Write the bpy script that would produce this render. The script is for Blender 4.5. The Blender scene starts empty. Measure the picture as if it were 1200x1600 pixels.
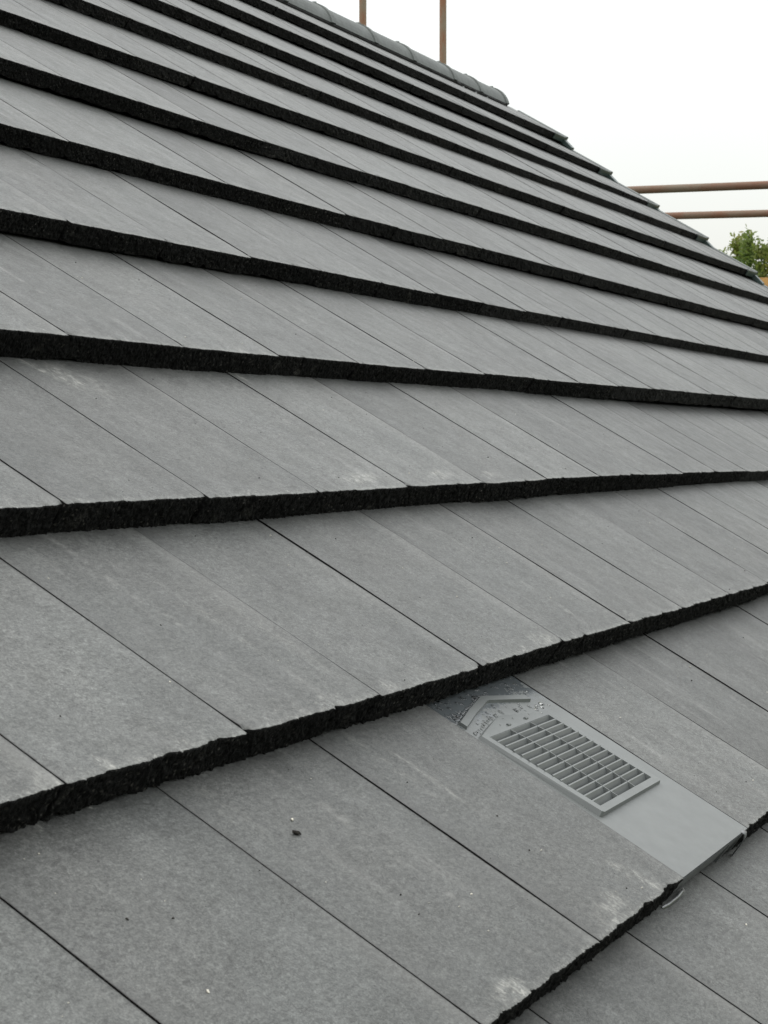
import bpy, math, random
from math import radians, sin, cos, pi, sqrt
from mathutils import Vector, Matrix, noise

S = bpy.context.scene
COL = S.collection
random.seed(7)

# ------------------------------------------------------------------ camera
ORI = Vector((0, 0, 6.0))              # point of the roof surface the roof frame is measured from
PITCH = 0.6305628                        # roof pitch, about 36 degrees
cam_d = bpy.data.cameras.new('camera')
cam = bpy.data.objects.new('camera', cam_d)
COL.objects.link(cam)
ax = Vector((0.411099246, -0.911590593, 0.0))
ay = Vector((0.0317138939, 0.0143019882, 0.9993946578))
az = Vector((-0.9110387689, -0.4108503907, 0.0347896239))
M = Matrix((ax, ay, az)).transposed().to_4x4()
M.translation = Vector((-0.8050814, -0.55690797, 6.47604552))
cam.matrix_world = M
cam_d.sensor_fit = 'VERTICAL'
cam_d.sensor_height = 36.0
cam_d.lens = 36.0 * 2986.45 / 1600.0
cam_d.clip_start = 0.05
cam_d.clip_end = 6000
cam_d.dof.use_dof = True
cam_d.dof.focus_distance = 2.6
cam_d.dof.aperture_fstop = 36
S.camera = cam

# ------------------------------------------------------------------ world, sun, exposure
world = bpy.data.worlds.new('World')
S.world = world
world.use_nodes = True
wn = world.node_tree
wn.nodes.clear()
SUN_EL, SUN_AZ = radians(58), radians(200)
sky = wn.nodes.new('ShaderNodeTexSky')
sky.sky_type = 'NISHITA'
sky.sun_disc = False
sky.sun_elevation = SUN_EL
sky.sun_rotation = SUN_AZ
sky.air_density = 1.5
sky.dust_density = 4.0
bg1 = wn.nodes.new('ShaderNodeBackground')
bg1.inputs['Strength'].default_value = 0.05
wn.links.new(sky.outputs[0], bg1.inputs['Color'])
# overcast layer: brightest overhead, a third of that at the horizon
tc = wn.nodes.new('ShaderNodeTexCoord')
sep = wn.nodes.new('ShaderNodeSeparateXYZ')
wn.links.new(tc.outputs['Generated'], sep.inputs[0])
mx = wn.nodes.new('ShaderNodeMath'); mx.operation = 'MAXIMUM'; mx.inputs[1].default_value = 0.0
wn.links.new(sep.outputs['Z'], mx.inputs[0])
ma = wn.nodes.new('ShaderNodeMath'); ma.operation = 'MULTIPLY_ADD'
ma.inputs[1].default_value = 1.45; ma.inputs[2].default_value = 0.63
wn.links.new(mx.outputs[0], ma.inputs[0])
cn = wn.nodes.new('ShaderNodeTexNoise'); cn.inputs['Scale'].default_value = 2.2
cn.inputs['Detail'].default_value = 5
wn.links.new(tc.outputs['Generated'], cn.inputs['Vector'])
cr = wn.nodes.new('ShaderNodeMapRange')
cr.inputs['To Min'].default_value = 0.93; cr.inputs['To Max'].default_value = 1.07
wn.links.new(cn.outputs['Fac'], cr.inputs['Value'])
mm = wn.nodes.new('ShaderNodeMath'); mm.operation = 'MULTIPLY'
wn.links.new(ma.outputs[0], mm.inputs[0]); wn.links.new(cr.outputs[0], mm.inputs[1])
bg2 = wn.nodes.new('ShaderNodeBackground')
bg2.inputs['Color'].default_value = (1.0, 1.0, 0.965, 1)
wn.links.new(mm.outputs[0], bg2.inputs['Strength'])
ads = wn.nodes.new('ShaderNodeAddShader')
wn.links.new(bg1.outputs[0], ads.inputs[0]); wn.links.new(bg2.outputs[0], ads.inputs[1])
wo = wn.nodes.new('ShaderNodeOutputWorld')
wn.links.new(ads.outputs[0], wo.inputs['Surface'])

sun_d = bpy.data.lights.new('sun', 'SUN')
sun_d.energy = 0.6
sun_d.angle = radians(40)
sun_d.color = (1.0, 0.98, 0.94)
sun = bpy.data.objects.new('sun', sun_d)
COL.objects.link(sun)
# from the left of the view, behind the camera, high
sd = Vector((-0.15, 0.45, 0.85)).normalized()
sun.rotation_euler = sd.to_track_quat('Z', 'Y').to_euler()
sun.location = (0, 0, 20)
sky.sun_elevation = math.asin(sd.z)
sky.sun_rotation = math.atan2(sd.x, sd.y)

S.view_settings.view_transform = 'Standard'
S.view_settings.look = 'None'
S.view_settings.exposure = 0.0
S.view_settings.gamma = 1.0
S.view_settings.use_curve_mapping = False
S.render.engine = 'CYCLES'
S.cycles.max_bounces = 6

# ------------------------------------------------------------------ helpers
def link(o, parent=None):
    COL.objects.link(o)
    if parent is not None:
        o.parent = parent
    return o

def mesh(name, verts, faces, mats=(), mi=None, smooth=False):
    me = bpy.data.meshes.new(name)
    me.from_pydata([tuple(v) for v in verts], [], faces)
    for m in mats:
        me.materials.append(m)
    if mi is not None:
        me.polygons.foreach_set('material_index', mi)
    if smooth:
        me.polygons.foreach_set('use_smooth', [True] * len(me.polygons))
    me.update()
    return me

def ob(name, me, parent=None, loc=(0, 0, 0), rot=(0, 0, 0)):
    o = bpy.data.objects.new(name, me)
    o.location = loc
    o.rotation_euler = rot
    return link(o, parent)

def tag(o, label=None, cat=None, group=None, kind=None):
    if label: o['label'] = label
    if cat: o['category'] = cat
    if group: o['group'] = group
    if kind: o['kind'] = kind
    return o

class MB:
    """collects simple shapes into one mesh"""
    def __init__(s): s.v = []; s.f = []; s.mi = []
    def add(s, vs, fs, m=0):
        b = len(s.v); s.v += [tuple(v) for v in vs]
        s.f += [tuple(b + i for i in f) for f in fs]; s.mi += [m] * len(fs); return s
    def hexa(s, p, m=0):
        """p: 8 points, bottom ring then top ring (counter-clockwise seen from above)"""
        return s.add(p, [(3, 2, 1, 0), (4, 5, 6, 7), (0, 1, 5, 4), (1, 2, 6, 5), (2, 3, 7, 6), (3, 0, 4, 7)], m)
    def box(s, x0, x1, y0, y1, z0, z1, m=0):
        return s.hexa([(x0, y0, z0), (x1, y0, z0), (x1, y1, z0), (x0, y1, z0),
                       (x0, y0, z1), (x1, y0, z1), (x1, y1, z1), (x0, y1, z1)], m)
    def tube(s, a, b, r, n=16, m=0, r2=None, bend=None):
        a = Vector(a); b = Vector(b); d = (b - a).normalized()
        u = d.orthogonal().normalized(); w = d.cross(u)
        if r2 is None: r2 = r
        vs = []
        for c, rr in ((a, r), (b, r2)):
            for i in range(n):
                t = 2 * pi * i / n
                vs.append(c + (u * cos(t) + w * sin(t)) * rr)
        fs = [(i, (i + 1) % n, n + (i + 1) % n, n + i) for i in range(n)]
        fs += [tuple(range(n - 1, -1, -1)), tuple(range(n, 2 * n))]
        return s.add(vs, fs, m)
    def mesh(s, name, mats, smooth=False):
        return mesh(name, s.v, s.f, mats, s.mi, smooth)

# ------------------------------------------------------------------ materials
class Mat:
    def __init__(s, name, rough=0.7, spec=0.5):
        s.m = bpy.data.materials.new(name); s.m.use_nodes = True
        s.t = s.m.node_tree; s.n = s.t.nodes; s.l = s.t.links
        s.b = s.n['Principled BSDF']
        s.b.inputs['Roughness'].default_value = rough
        s.b.inputs['Specular IOR Level'].default_value = spec
    def node(s, typ, **kw):
        n = s.n.new(typ)
        for k, v in kw.items():
            if k in n.inputs.keys(): s.put(n.inputs[k], v)
            else: setattr(n, k, v)
        return n
    def put(s, inp, v):
        if hasattr(v, 'is_output') or isinstance(v, bpy.types.NodeSocket): s.l.new(v, inp)
        else: inp.default_value = v
    def coord(s, kind='Object', obj=None, scale=(1, 1, 1), rnd=False):
        c = s.n.new('ShaderNodeTexCoord')
        if obj is not None: c.object = obj
        out = c.outputs[kind]
        if rnd:
            oi = s.n.new('ShaderNodeObjectInfo')
            cm = s.node('ShaderNodeVectorMath', operation='SCALE'); cm.inputs[0].default_value = (37.1, 53.7, 91.3)
            s.l.new(oi.outputs['Random'], cm.inputs['Scale'])
            ad = s.node('ShaderNodeVectorMath', operation='ADD')
            s.l.new(out, ad.inputs[0]); s.l.new(cm.outputs[0], ad.inputs[1]); out = ad.outputs[0]
        mp = s.n.new('ShaderNodeMapping'); mp.inputs['Scale'].default_value = scale
        s.l.new(out, mp.inputs['Vector'])
        return mp.outputs[0]
    def noise(s, vec, scale, detail=3, rough=0.55, dist=0.0):
        n = s.node('ShaderNodeTexNoise'); n.inputs['Scale'].default_value = scale
        n.inputs['Detail'].default_value = detail; n.inputs['Roughness'].default_value = rough
        n.inputs['Distortion'].default_value = dist
        s.l.new(vec, n.inputs['Vector']); return n.outputs['Fac']
    def voro(s, vec, scale, feature='F1', rand=1.0):
        n = s.node('ShaderNodeTexVoronoi'); n.feature = feature; n.inputs['Scale'].default_value = scale
        n.inputs['Randomness'].default_value = rand
        s.l.new(vec, n.inputs['Vector']); return n
    def mr(s, v, a, b, c=0.0, d=1.0, smooth=False):
        n = s.node('ShaderNodeMapRange')
        if smooth: n.interpolation_type = 'SMOOTHSTEP'
        s.l.new(v, n.inputs['Value'])
        for k, q in zip(('From Min', 'From Max', 'To Min', 'To Max'), (a, b, c, d)):
            s.put(n.inputs[k], q)
        return n.outputs['Result']
    def math(s, op, a, b=0.0, c=None, clamp=False):
        n = s.node('ShaderNodeMath', operation=op); n.use_clamp = clamp
        s.put(n.inputs[0], a); s.put(n.inputs[1], b)
        if c is not None: s.put(n.inputs[2], c)
        return n.outputs[0]
    def mix(s, fac, a, b, mode='MIX'):
        n = s.node('ShaderNodeMix'); n.data_type = 'RGBA'; n.blend_type = mode
        s.put(n.inputs[0], fac); s.put(n.inputs[6], a); s.put(n.inputs[7], b)
        return n.outputs[2]
    def bump(s, h, strength=0.5, dist=0.001, normal=None):
        n = s.node('ShaderNodeBump'); n.inputs['Strength'].default_value = strength
        n.inputs['Distance'].default_value = dist; s.l.new(h, n.inputs['Height'])
        if normal is not None: s.l.new(normal, n.inputs['Normal'])
        s.l.new(n.outputs[0], s.b.inputs['Normal']); return n.outputs[0]
    def base(s, v): s.put(s.b.inputs['Base Color'], v)
    def rough(s, v): s.put(s.b.inputs['Roughness'], v)

def rgb(r, g=None, b=None):
    return (r, r if g is None else g, r if b is None else b, 1.0)

# ------------------------------------------------------------------ roof frame
G = 0.351345      # gauge: length of each tile that shows
W = 0.30         # cover width of a tile
TH = 0.0415      # height of the step at each tail (nearest courses)
def th_of(c): return 0.0415 if c <= 3 else (0.038 if c <= 6 else 0.0355)
C0, C1 = -4, 11
PH = {-4: .15, -3: .62, -2: .22, -1: .690, 0: .100, 1: .509, 2: .941, 3: .385, 4: .84, 5: .25, 6: .61,
      7: .12, 8: .55, 9: .05, 10: .48, 11: .93}
U_END = 9.95
U_START = -3.0

roof = bpy.data.objects.new('roof', None)
roof.location = ORI
roof.rotation_euler = (PITCH, 0, 0)
link(roof)
tag(roof, 'pitched roof of dark grey flat concrete tiles with a small plastic vent set among them', 'roof', kind='thing')

def smooth01(x):
    x = max(0.0, min(1.0, x)); return x * x * (3 - 2 * x)
# how much each course rides high or low along its length, in millimetres
RIDE = {0: [(.9, 3), (1.23, 2), (1.55, 0)], 1: [(.44, 2.5), (.75, 1.5), (1.35, 0), (1.63, 3.0), (1.95, 3.5), (2.25, 1), (2.6, 5), (2.83, 5)],
        2: [(.76, -1), (1.49, -1), (2.08, 1), (2.4, 4), (2.94, 4), (4.1, -6)],
        3: [(1.16, -.6), (1.62, -3), (2.06, -3), (4.53, 2.3)], 4: [(1.59, -2.5), (2.64, -4), (3.75, -8.5), (5.62, -7)],
        5: [(2, -1.2), (3.23, -8), (4.5, -3.3), (6.68, -2.3)], 6: [(2.4, .5), (3.8, -3.8), (5.25, 0), (7.76, -4.7)],
        7: [(2.81, -4), (4.37, -.8), (6, -2.5), (8.81, 1), (10, 4)], 8: [(4.95, -2), (6.78, -6), (9.95, 3.4)],
        9: [(5.52, 0), (7.54, -5.8), (9.98, -8)], 10: [(6.09, 5), (8.29, 2), (9.96, -7)], 11: [(6.67, 8), (9.04, 4.5), (9.87, 8)]}
def lift(u, c=None):
    if c is None or c not in RIDE: return 0.0
    t = RIDE[c]
    if u <= t[0][0]: return t[0][1] / 1000
    for (a, x), (b, y) in zip(t[:-1], t[1:]):
        if u <= b: return (x + (y - x) * (u - a) / (b - a)) / 1000
    return t[-1][1] / 1000
def surf(u, v, c=None, dn=0.0):
    """point on the face of the tile at u, v; the head lies as its own course rides"""
    if c is None: c = math.floor(v / G)
    return Vector((u, v, -TH * (v / G - c) + lift(u, c) + dn))

# tile face: through-coloured grey with streaks, specks and lime bloom
def make_tile_top():
    m = Mat('tile_face', 0.5, 0.5)
    oc = m.coord('Object')
    rc = m.coord('Object', rnd=True)
    st = m.coord('Object', rnd=True, scale=(0.8, 1.25, 1))
    lng = m.coord('Object', rnd=True, scale=(1, 0.05, 1))
    oi = m.n.new('ShaderNodeObjectInfo'); rnd = oi.outputs['Random']
    r2 = m.math('FRACT', m.math('MULTIPLY', rnd, 17.31))
    r3 = m.math('FRACT', m.math('MULTIPLY', rnd, 71.77))
    # base tone
    tone = m.mr(rnd, 0, 1, 0.78, 1.14)
    cloud = m.mr(m.noise(rc, 9, 4, 0.6), 0.3, 0.7, 0.86, 1.13)
    # soft bands running down the slope, left by the extruder and by rain
    band_v = m.coord('Object', rnd=True, scale=(1, 0.10, 1))
    cloud = m.math('MULTIPLY', cloud, m.mr(m.noise(band_v, 22, 3, 0.55), 0.3, 0.7, 0.88, 1.12))
    grain = m.mr(m.noise(st, 170, 6, 0.85), 0.36, 0.64, 0.50, 1.48)
    grain2 = m.math('MULTIPLY', m.mr(m.noise(rc, 480, 2, 0.7), 0.3, 0.7, 0.58, 1.42), m.mr(m.noise(st, 65, 3, 0.7), 0.32, 0.68, 0.90, 1.10))
    f = m.math('MULTIPLY', m.math('MULTIPLY', tone, cloud), m.math('MULTIPLY', grain, grain2))
    col = m.mix(m.noise(rc, 5, 2), rgb(0.082, 0.0875, 0.0845), rgb(0.0935, 0.0945, 0.0895))
    hv = m.node('ShaderNodeHueSaturation'); m.l.new(col, hv.inputs['Color']); m.l.new(f, hv.inputs['Value'])
    col = hv.outputs[0]
    # darker mottling, patchy
    patch = m.mr(m.noise(rc, 14, 3, 0.6, 0.4), 0.46, 0.66, 0, 1, True)
    speck = m.mr(m.noise(st, 120, 6, 0.85, 0.5), 0.52, 0.62, 0, 1, True)
    dk = m.math('MULTIPLY', m.math('MULTIPLY_ADD', patch, 0.68, 0.32), speck)
    col = m.mix(m.math('MULTIPLY', dk, m.mr(r2, 0, 1, 0.45, 1.0)), col, rgb(0.050, 0.050, 0.049))
    # sparse pin holes
    vo = m.voro(rc, 75)
    pin = m.mr(vo.outputs['Distance'], 0.07, 0.13, 1, 0, True)
    gate = m.mr(vo.outputs['Color'], 0.72, 0.75, 0, 1)
    pin = m.math('MULTIPLY', pin, gate)
    col = m.mix(m.math('MULTIPLY', pin, 0.75), col, rgb(0.03))
    # pale wash streaks down the slope
    w1 = m.mr(m.noise(lng, 34, 4, 0.65), 0.52, 0.74, 0, 1, True)
    w1 = m.math('MULTIPLY', w1, m.mr(m.noise(rc, 6, 2), 0.42, 0.6, 0, 1, True))
    w1 = m.math('MULTIPLY', w1, m.mr(r3, 0.2, 1, 0.08, 0.34))
    col = m.mix(w1, col, rgb(0.25, 0.25, 0.24))
    # one thin pale line near a side of some tiles
    sx = m.node('ShaderNodeSeparateXYZ'); m.l.new(oc, sx.inputs[0])
    lx = m.mr(r2, 0, 1, 0.02, 0.28)
    dl = m.math('ABSOLUTE', m.math('SUBTRACT', m.math('ADD', sx.outputs['X'], m.mr(m.noise(oc, 9, 2), 0, 1, -.02, .02)), lx))
    ln = m.math('MULTIPLY', m.mr(dl, 0.001, 0.011, 1, 0, True), m.mr(m.noise(st, 45, 4, 0.7), 0.45, 0.7, 0, 0.3, True))
    ln = m.math('MULTIPLY', ln, m.mr(r3, 0.45, 0.55, 0, 1))
    col = m.mix(ln, col, rgb(0.30, 0.30, 0.285))
    # lime bloom along the tail edge
    ty = sx.outputs['Y']
    band = m.mr(ty, 0.002, 0.042, 1, 0, True)
    band2 = m.mr(ty, 0.0, 0.012, 1, 0, True)
    bl = m.mr(m.noise(rc, 34, 4, 0.75, 0.8), 0.50, 0.72, 0, 1, True)
    bl2 = m.mr(m.noise(rc, 190, 4, 0.8, .6), 0.48, 0.66, 0, 1, True)
    bloom = m.math('MULTIPLY', m.math('MULTIPLY', band, bl), m.math('MULTIPLY_ADD', bl2, 0.85, 0.15))
    bloom = m.math('MAXIMUM', m.math('MULTIPLY', bloom, 0.72), m.math('MULTIPLY', m.math('MULTIPLY', band2, m.math('MULTIPLY_ADD', bl2, .85, .15)), 0.52))
    col = m.mix(bloom, col, rgb(0.40, 0.40, 0.375))
    # each tile is tinted lighter towards its right side, darker towards its left
    rim = m.math('MULTIPLY', m.mr(sx.outputs['X'], W - .045, W - .004, 0, 1, True), m.mr(m.noise(band_v, 11, 3), 0.38, 0.62, 0.0, 0.26, True))
    col = m.mix(rim, col, rgb(0.20, 0.20, 0.19))
    left_band = m.math('MULTIPLY', m.mr(sx.outputs['X'], .004, .040, 1, 0, True), m.mr(m.noise(band_v, 9, 3), 0.38, 0.62, 0.05, 0.42, True))
    col = m.mix(left_band, col, rgb(0.052, 0.053, 0.052))
    # dirt and painted-in shade of the gap along the two side joints
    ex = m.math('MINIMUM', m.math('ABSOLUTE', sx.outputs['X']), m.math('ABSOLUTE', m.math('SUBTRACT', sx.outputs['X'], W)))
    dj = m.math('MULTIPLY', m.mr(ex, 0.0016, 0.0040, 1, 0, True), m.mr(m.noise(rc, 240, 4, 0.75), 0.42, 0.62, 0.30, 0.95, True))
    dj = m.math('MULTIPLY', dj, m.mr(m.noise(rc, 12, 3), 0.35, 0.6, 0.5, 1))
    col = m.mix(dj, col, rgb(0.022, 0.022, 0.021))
    # stains seen at known places on this roof (mortar smears, scuffs, run-off)
    rf = m.coord('Object', obj=roof)
    acc = None
    stains = [  # u, v, N, radius across, radius along, turn, strength, streak scale
        (1.285, 1.010, 0.045, 0.040, 0.8, 0.75),
        (1.245, 1.035, 0.014, 0.035, 0.2, 0.85),
        (1.33, 0.985, 0.05, 0.03, 1.0, 0.35),
        (1.80, 1.045, 0.020, 0.03, 0.3, 0.7),
        (1.66, 0.735, 0.065, 0.020, 0.1, 0.95),
        (1.965, 0.735, 0.060, 0.016, 0.0, 0.6),
        (2.16, 0.725, 0.045, 0.016, 0.0, 0.6),
        (1.145, 0.035, 0.018, 0.040, 0.5, 0.85),
        (1.02, 0.020, 0.060, 0.022, 0.2, 0.70),
        (0.715, 0.012, 0.040, 0.020, 0.0, 0.75),
        (0.523, 0.364, 0.010, 0.011, 0.0, 1.0),
        (0.648, 0.364, 0.012, 0.009, 0.0, 0.9),
        (0.960, 0.366, 0.030, 0.012, 0.0, 0.6),
        (1.095, 0.363, 0.022, 0.012, 0.0, 0.65),
        (0.43, 0.362, 0.03, 0.03, 0.0, 0.35),
        (0.445, 0.354, 0.007, 0.009, 0.0, 1.0),
        (1.00, 0.285, 0.013, 0.085, 0.0, 0.28),
        (1.035, 0.27, 0.008, 0.10, 0.0, 0.30),
        (0.68, 0.30, 0.02, 0.05, 0.0, 0.25),
        (0.95, 0.50, 0.012, 0.13, 0.0, 0.20),
        (1.02, 0.48, 0.016, 0.11, 0.0, 0.18),
        (1.60, 0.37, 0.05, 0.015, 0.0, 0.5),
    ]
    fine = m.mr(m.noise(m.coord('Object', obj=roof, scale=(1, 0.40, 1)), 170, 6, 0.8, 0.6), 0.44, 0.62, 0, 1, True)
    wob = m.node('ShaderNodeTexNoise'); wob.inputs['Scale'].default_value = 40; wob.inputs['Detail'].default_value = 3
    m.l.new(rf, wob.inputs['Vector'])
    wv = m.node('ShaderNodeVectorMath', operation='MULTIPLY_ADD')
    m.l.new(wob.outputs['Color'], wv.inputs[0]); wv.inputs[1].default_value = (.016, .03, 0); wv.inputs[2].default_value = (-.008, -.015, 0)
    rfa = m.node('ShaderNodeVectorMath', operation='ADD'); m.l.new(rf, rfa.inputs[0]); m.l.new(wv.outputs[0], rfa.inputs[1])
    for (u, v, ru, rv, turn, k) in stains:
        mp = m.n.new('ShaderNodeMapping'); mp.vector_type = 'TEXTURE'
        mp.inputs['Location'].default_value = (u, v, 0)
        mp.inputs['Rotation'].default_value = (0, 0, turn)
        mp.inputs['Scale'].default_value = (ru, rv, 1000)
        m.l.new(rfa.outputs[0], mp.inputs['Vector'])
        ln_ = m.node('ShaderNodeVectorMath', operation='LENGTH'); m.l.new(mp.outputs[0], ln_.inputs[0])
        s_ = m.mr(ln_.outputs['Value'], 0.35, 1.15, k, 0, True)
        acc = s_ if acc is None else m.math('MAXIMUM', acc, s_)
    brk = m.mr(m.noise(m.coord('Object', obj=roof), 62, 3, 0.7, 0.6), 0.42, 0.58, 0.15, 1, True)
    stain = m.math('MULTIPLY', m.math('MULTIPLY', acc, brk), m.math('MULTIPLY_ADD', fine, 0.85, 0.15))
    col = m.mix(m.math('MULTIPLY', stain, 0.78), col, rgb(0.45, 0.45, 0.415))
    m.base(col)
    m.rough(m.mr(m.noise(rc, 30, 3), 0.3, 0.7, 0.44, 0.56))
    h = m.math('ADD', m.math('MULTIPLY', m.noise(st, 330, 4, 0.8), 1.0), m.math('MULTIPLY', m.noise(rc, 1100, 2), 0.5))
    h = m.math('SUBTRACT', h, m.math('MULTIPLY', pin, 0.9))
    h = m.math('SUBTRACT', h, m.math('MULTIPLY', dk, 0.5))
    m.bump(h, 0.5, 0.0009)
    return m.m

def make_tail():
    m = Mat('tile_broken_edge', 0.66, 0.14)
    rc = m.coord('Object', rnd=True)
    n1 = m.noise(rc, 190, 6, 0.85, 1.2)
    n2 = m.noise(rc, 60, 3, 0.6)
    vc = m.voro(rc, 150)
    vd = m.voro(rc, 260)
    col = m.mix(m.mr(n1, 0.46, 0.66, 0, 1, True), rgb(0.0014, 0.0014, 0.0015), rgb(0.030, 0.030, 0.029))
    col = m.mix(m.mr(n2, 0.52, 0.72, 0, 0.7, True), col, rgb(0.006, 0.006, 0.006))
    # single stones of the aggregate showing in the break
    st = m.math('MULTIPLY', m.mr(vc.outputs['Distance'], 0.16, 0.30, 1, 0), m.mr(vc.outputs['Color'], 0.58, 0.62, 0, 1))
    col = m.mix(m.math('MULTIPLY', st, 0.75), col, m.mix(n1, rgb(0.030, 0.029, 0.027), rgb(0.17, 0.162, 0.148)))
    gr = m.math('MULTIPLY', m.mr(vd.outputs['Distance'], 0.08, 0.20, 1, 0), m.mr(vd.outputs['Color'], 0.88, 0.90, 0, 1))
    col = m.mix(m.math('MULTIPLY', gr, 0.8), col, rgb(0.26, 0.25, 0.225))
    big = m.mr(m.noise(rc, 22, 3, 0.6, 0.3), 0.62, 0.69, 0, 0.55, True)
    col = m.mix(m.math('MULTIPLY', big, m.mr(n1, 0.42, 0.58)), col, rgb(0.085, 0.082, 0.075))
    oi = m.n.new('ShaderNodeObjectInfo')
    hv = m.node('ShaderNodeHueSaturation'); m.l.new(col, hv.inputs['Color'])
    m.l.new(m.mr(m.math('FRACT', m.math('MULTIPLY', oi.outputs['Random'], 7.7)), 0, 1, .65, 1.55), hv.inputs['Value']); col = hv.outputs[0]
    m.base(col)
    h = m.math('ADD', m.noise(rc, 330, 6, 0.85, 0.6), m.math('MULTIPLY', vc.outputs['Distance'], 1.1))
    m.bump(h, 1.0, 0.006)
    return m.m

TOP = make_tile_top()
TAIL = make_tail()

def simple(name, c, rough=0.6, spec=0.5, var=0.12, scale=30, bump=0.0, metal=0.0, c2=None, sc=(1, 1, 1), lo=0.35, hi=0.65):
    m = Mat(name, rough, spec)
    v = m.coord('Object', scale=sc)
    n = m.noise(v, scale, 5, 0.65)
    if c2 is None:
        c2 = tuple(x * (1 - var) for x in c[:3]) + (1,)
        c = tuple(x * (1 + var) for x in c[:3]) + (1,)
    m.base(m.mix(m.mr(n, lo, hi, 0, 1, True), c, c2))
    m.b.inputs['Metallic'].default_value = metal
    if bump: m.bump(m.noise(v, scale * 4, 3), bump, 0.002)
    return m.m

PLASTIC = simple('vent_plastic', rgb(0.122, 0.131, 0.129), 0.40, 0.5, 0.05, 25)
PLASTIC_DARK = simple('vent_plastic_shell', rgb(0.055, 0.058, 0.060), 0.45, 0.5, 0.1, 40)
RIDGE = simple('ridge_concrete', rgb(0.105, 0.115, 0.110), 0.6, 0.35, 0.16, 14, 0.3)
VERGE = simple('verge_plastic', rgb(0.045, 0.066, 0.062), 0.38, 0.5, 0.1, 18)
VERGE_TOP = simple('verge_cap_face', rgb(0.115, 0.128, 0.124), 0.45, 0.5, 0.1, 18)
BLACK = simple('ridge_roll_black', rgb(0.012), 0.7, 0.3, 0.3, 60, 0.5)
STEEL = simple('clip_steel', rgb(0.55, 0.56, 0.57), 0.3, 0.5, 0.1, 60, metal=1.0)
RUST = simple('rusty_scaffold_steel', rgb(0.25, 0.105, 0.052), 0.72, 0.35, c2=rgb(0.23, 0.18, 0.125), scale=9, sc=(1, 1, 0.4), bump=0.3)
RUST_Y = simple('rusty_rail_steel', rgb(0.165, 0.083, 0.052), 0.7, 0.35, c2=rgb(0.17, 0.135, 0.10), scale=7, sc=(1, 0.5, 1), bump=0.3)
WOOD = simple('scaffold_board_wood', rgb(0.52, 0.30, 0.10), 0.7, 0.3, c2=rgb(0.42, 0.25, 0.11), scale=6, sc=(4, .5, 4), bump=0.3)
RENDER = simple('wall_render', rgb(0.55, 0.51, 0.43), 0.9, 0.2, 0.08, 3, 0.2)
UNDERLAY = simple('roof_underlay', rgb(0.012), 0.9, 0.2, 0.2, 8)
WHITE_UPVC = simple('white_upvc', rgb(0.7), 0.4, 0.5, 0.03, 3)

# ------------------------------------------------------------------ tiles
def tile_profile(lod, full_y, TH):
    """(y, z, tag) round the long section of a tile; z of the face falls towards the head"""
    ft = lambda y: -TH * y / G
    pr = []
    if lod == 0:
        ys = [full_y, .34, .31, .28, .25, .22, .19, .16, .13, .10, .08, .06, .042, .026, .016, .010, .006, .003, .001]
        nt = 11
    elif lod == 1:
        ys = [full_y, .2, .08, .02, .006, .001]; nt = 5
    else:
        ys = [full_y, .1, .004]; nt = 2
    for y in ys: pr.append((y, ft(y), 't' if y > 0.0065 else 'e'))
    for i in range(nt + 1):
        k = i / nt
        pr.append((0.0, -0.0012 - (TH - 0.0022) * k, 'f'))
    pr.append((0.03, -TH + 0.001, 'b'))
    pr.append((0.045, ft(.045) - .026, 'b'))
    pr.append((full_y, ft(full_y) - .020, 'b'))
    return pr

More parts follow.
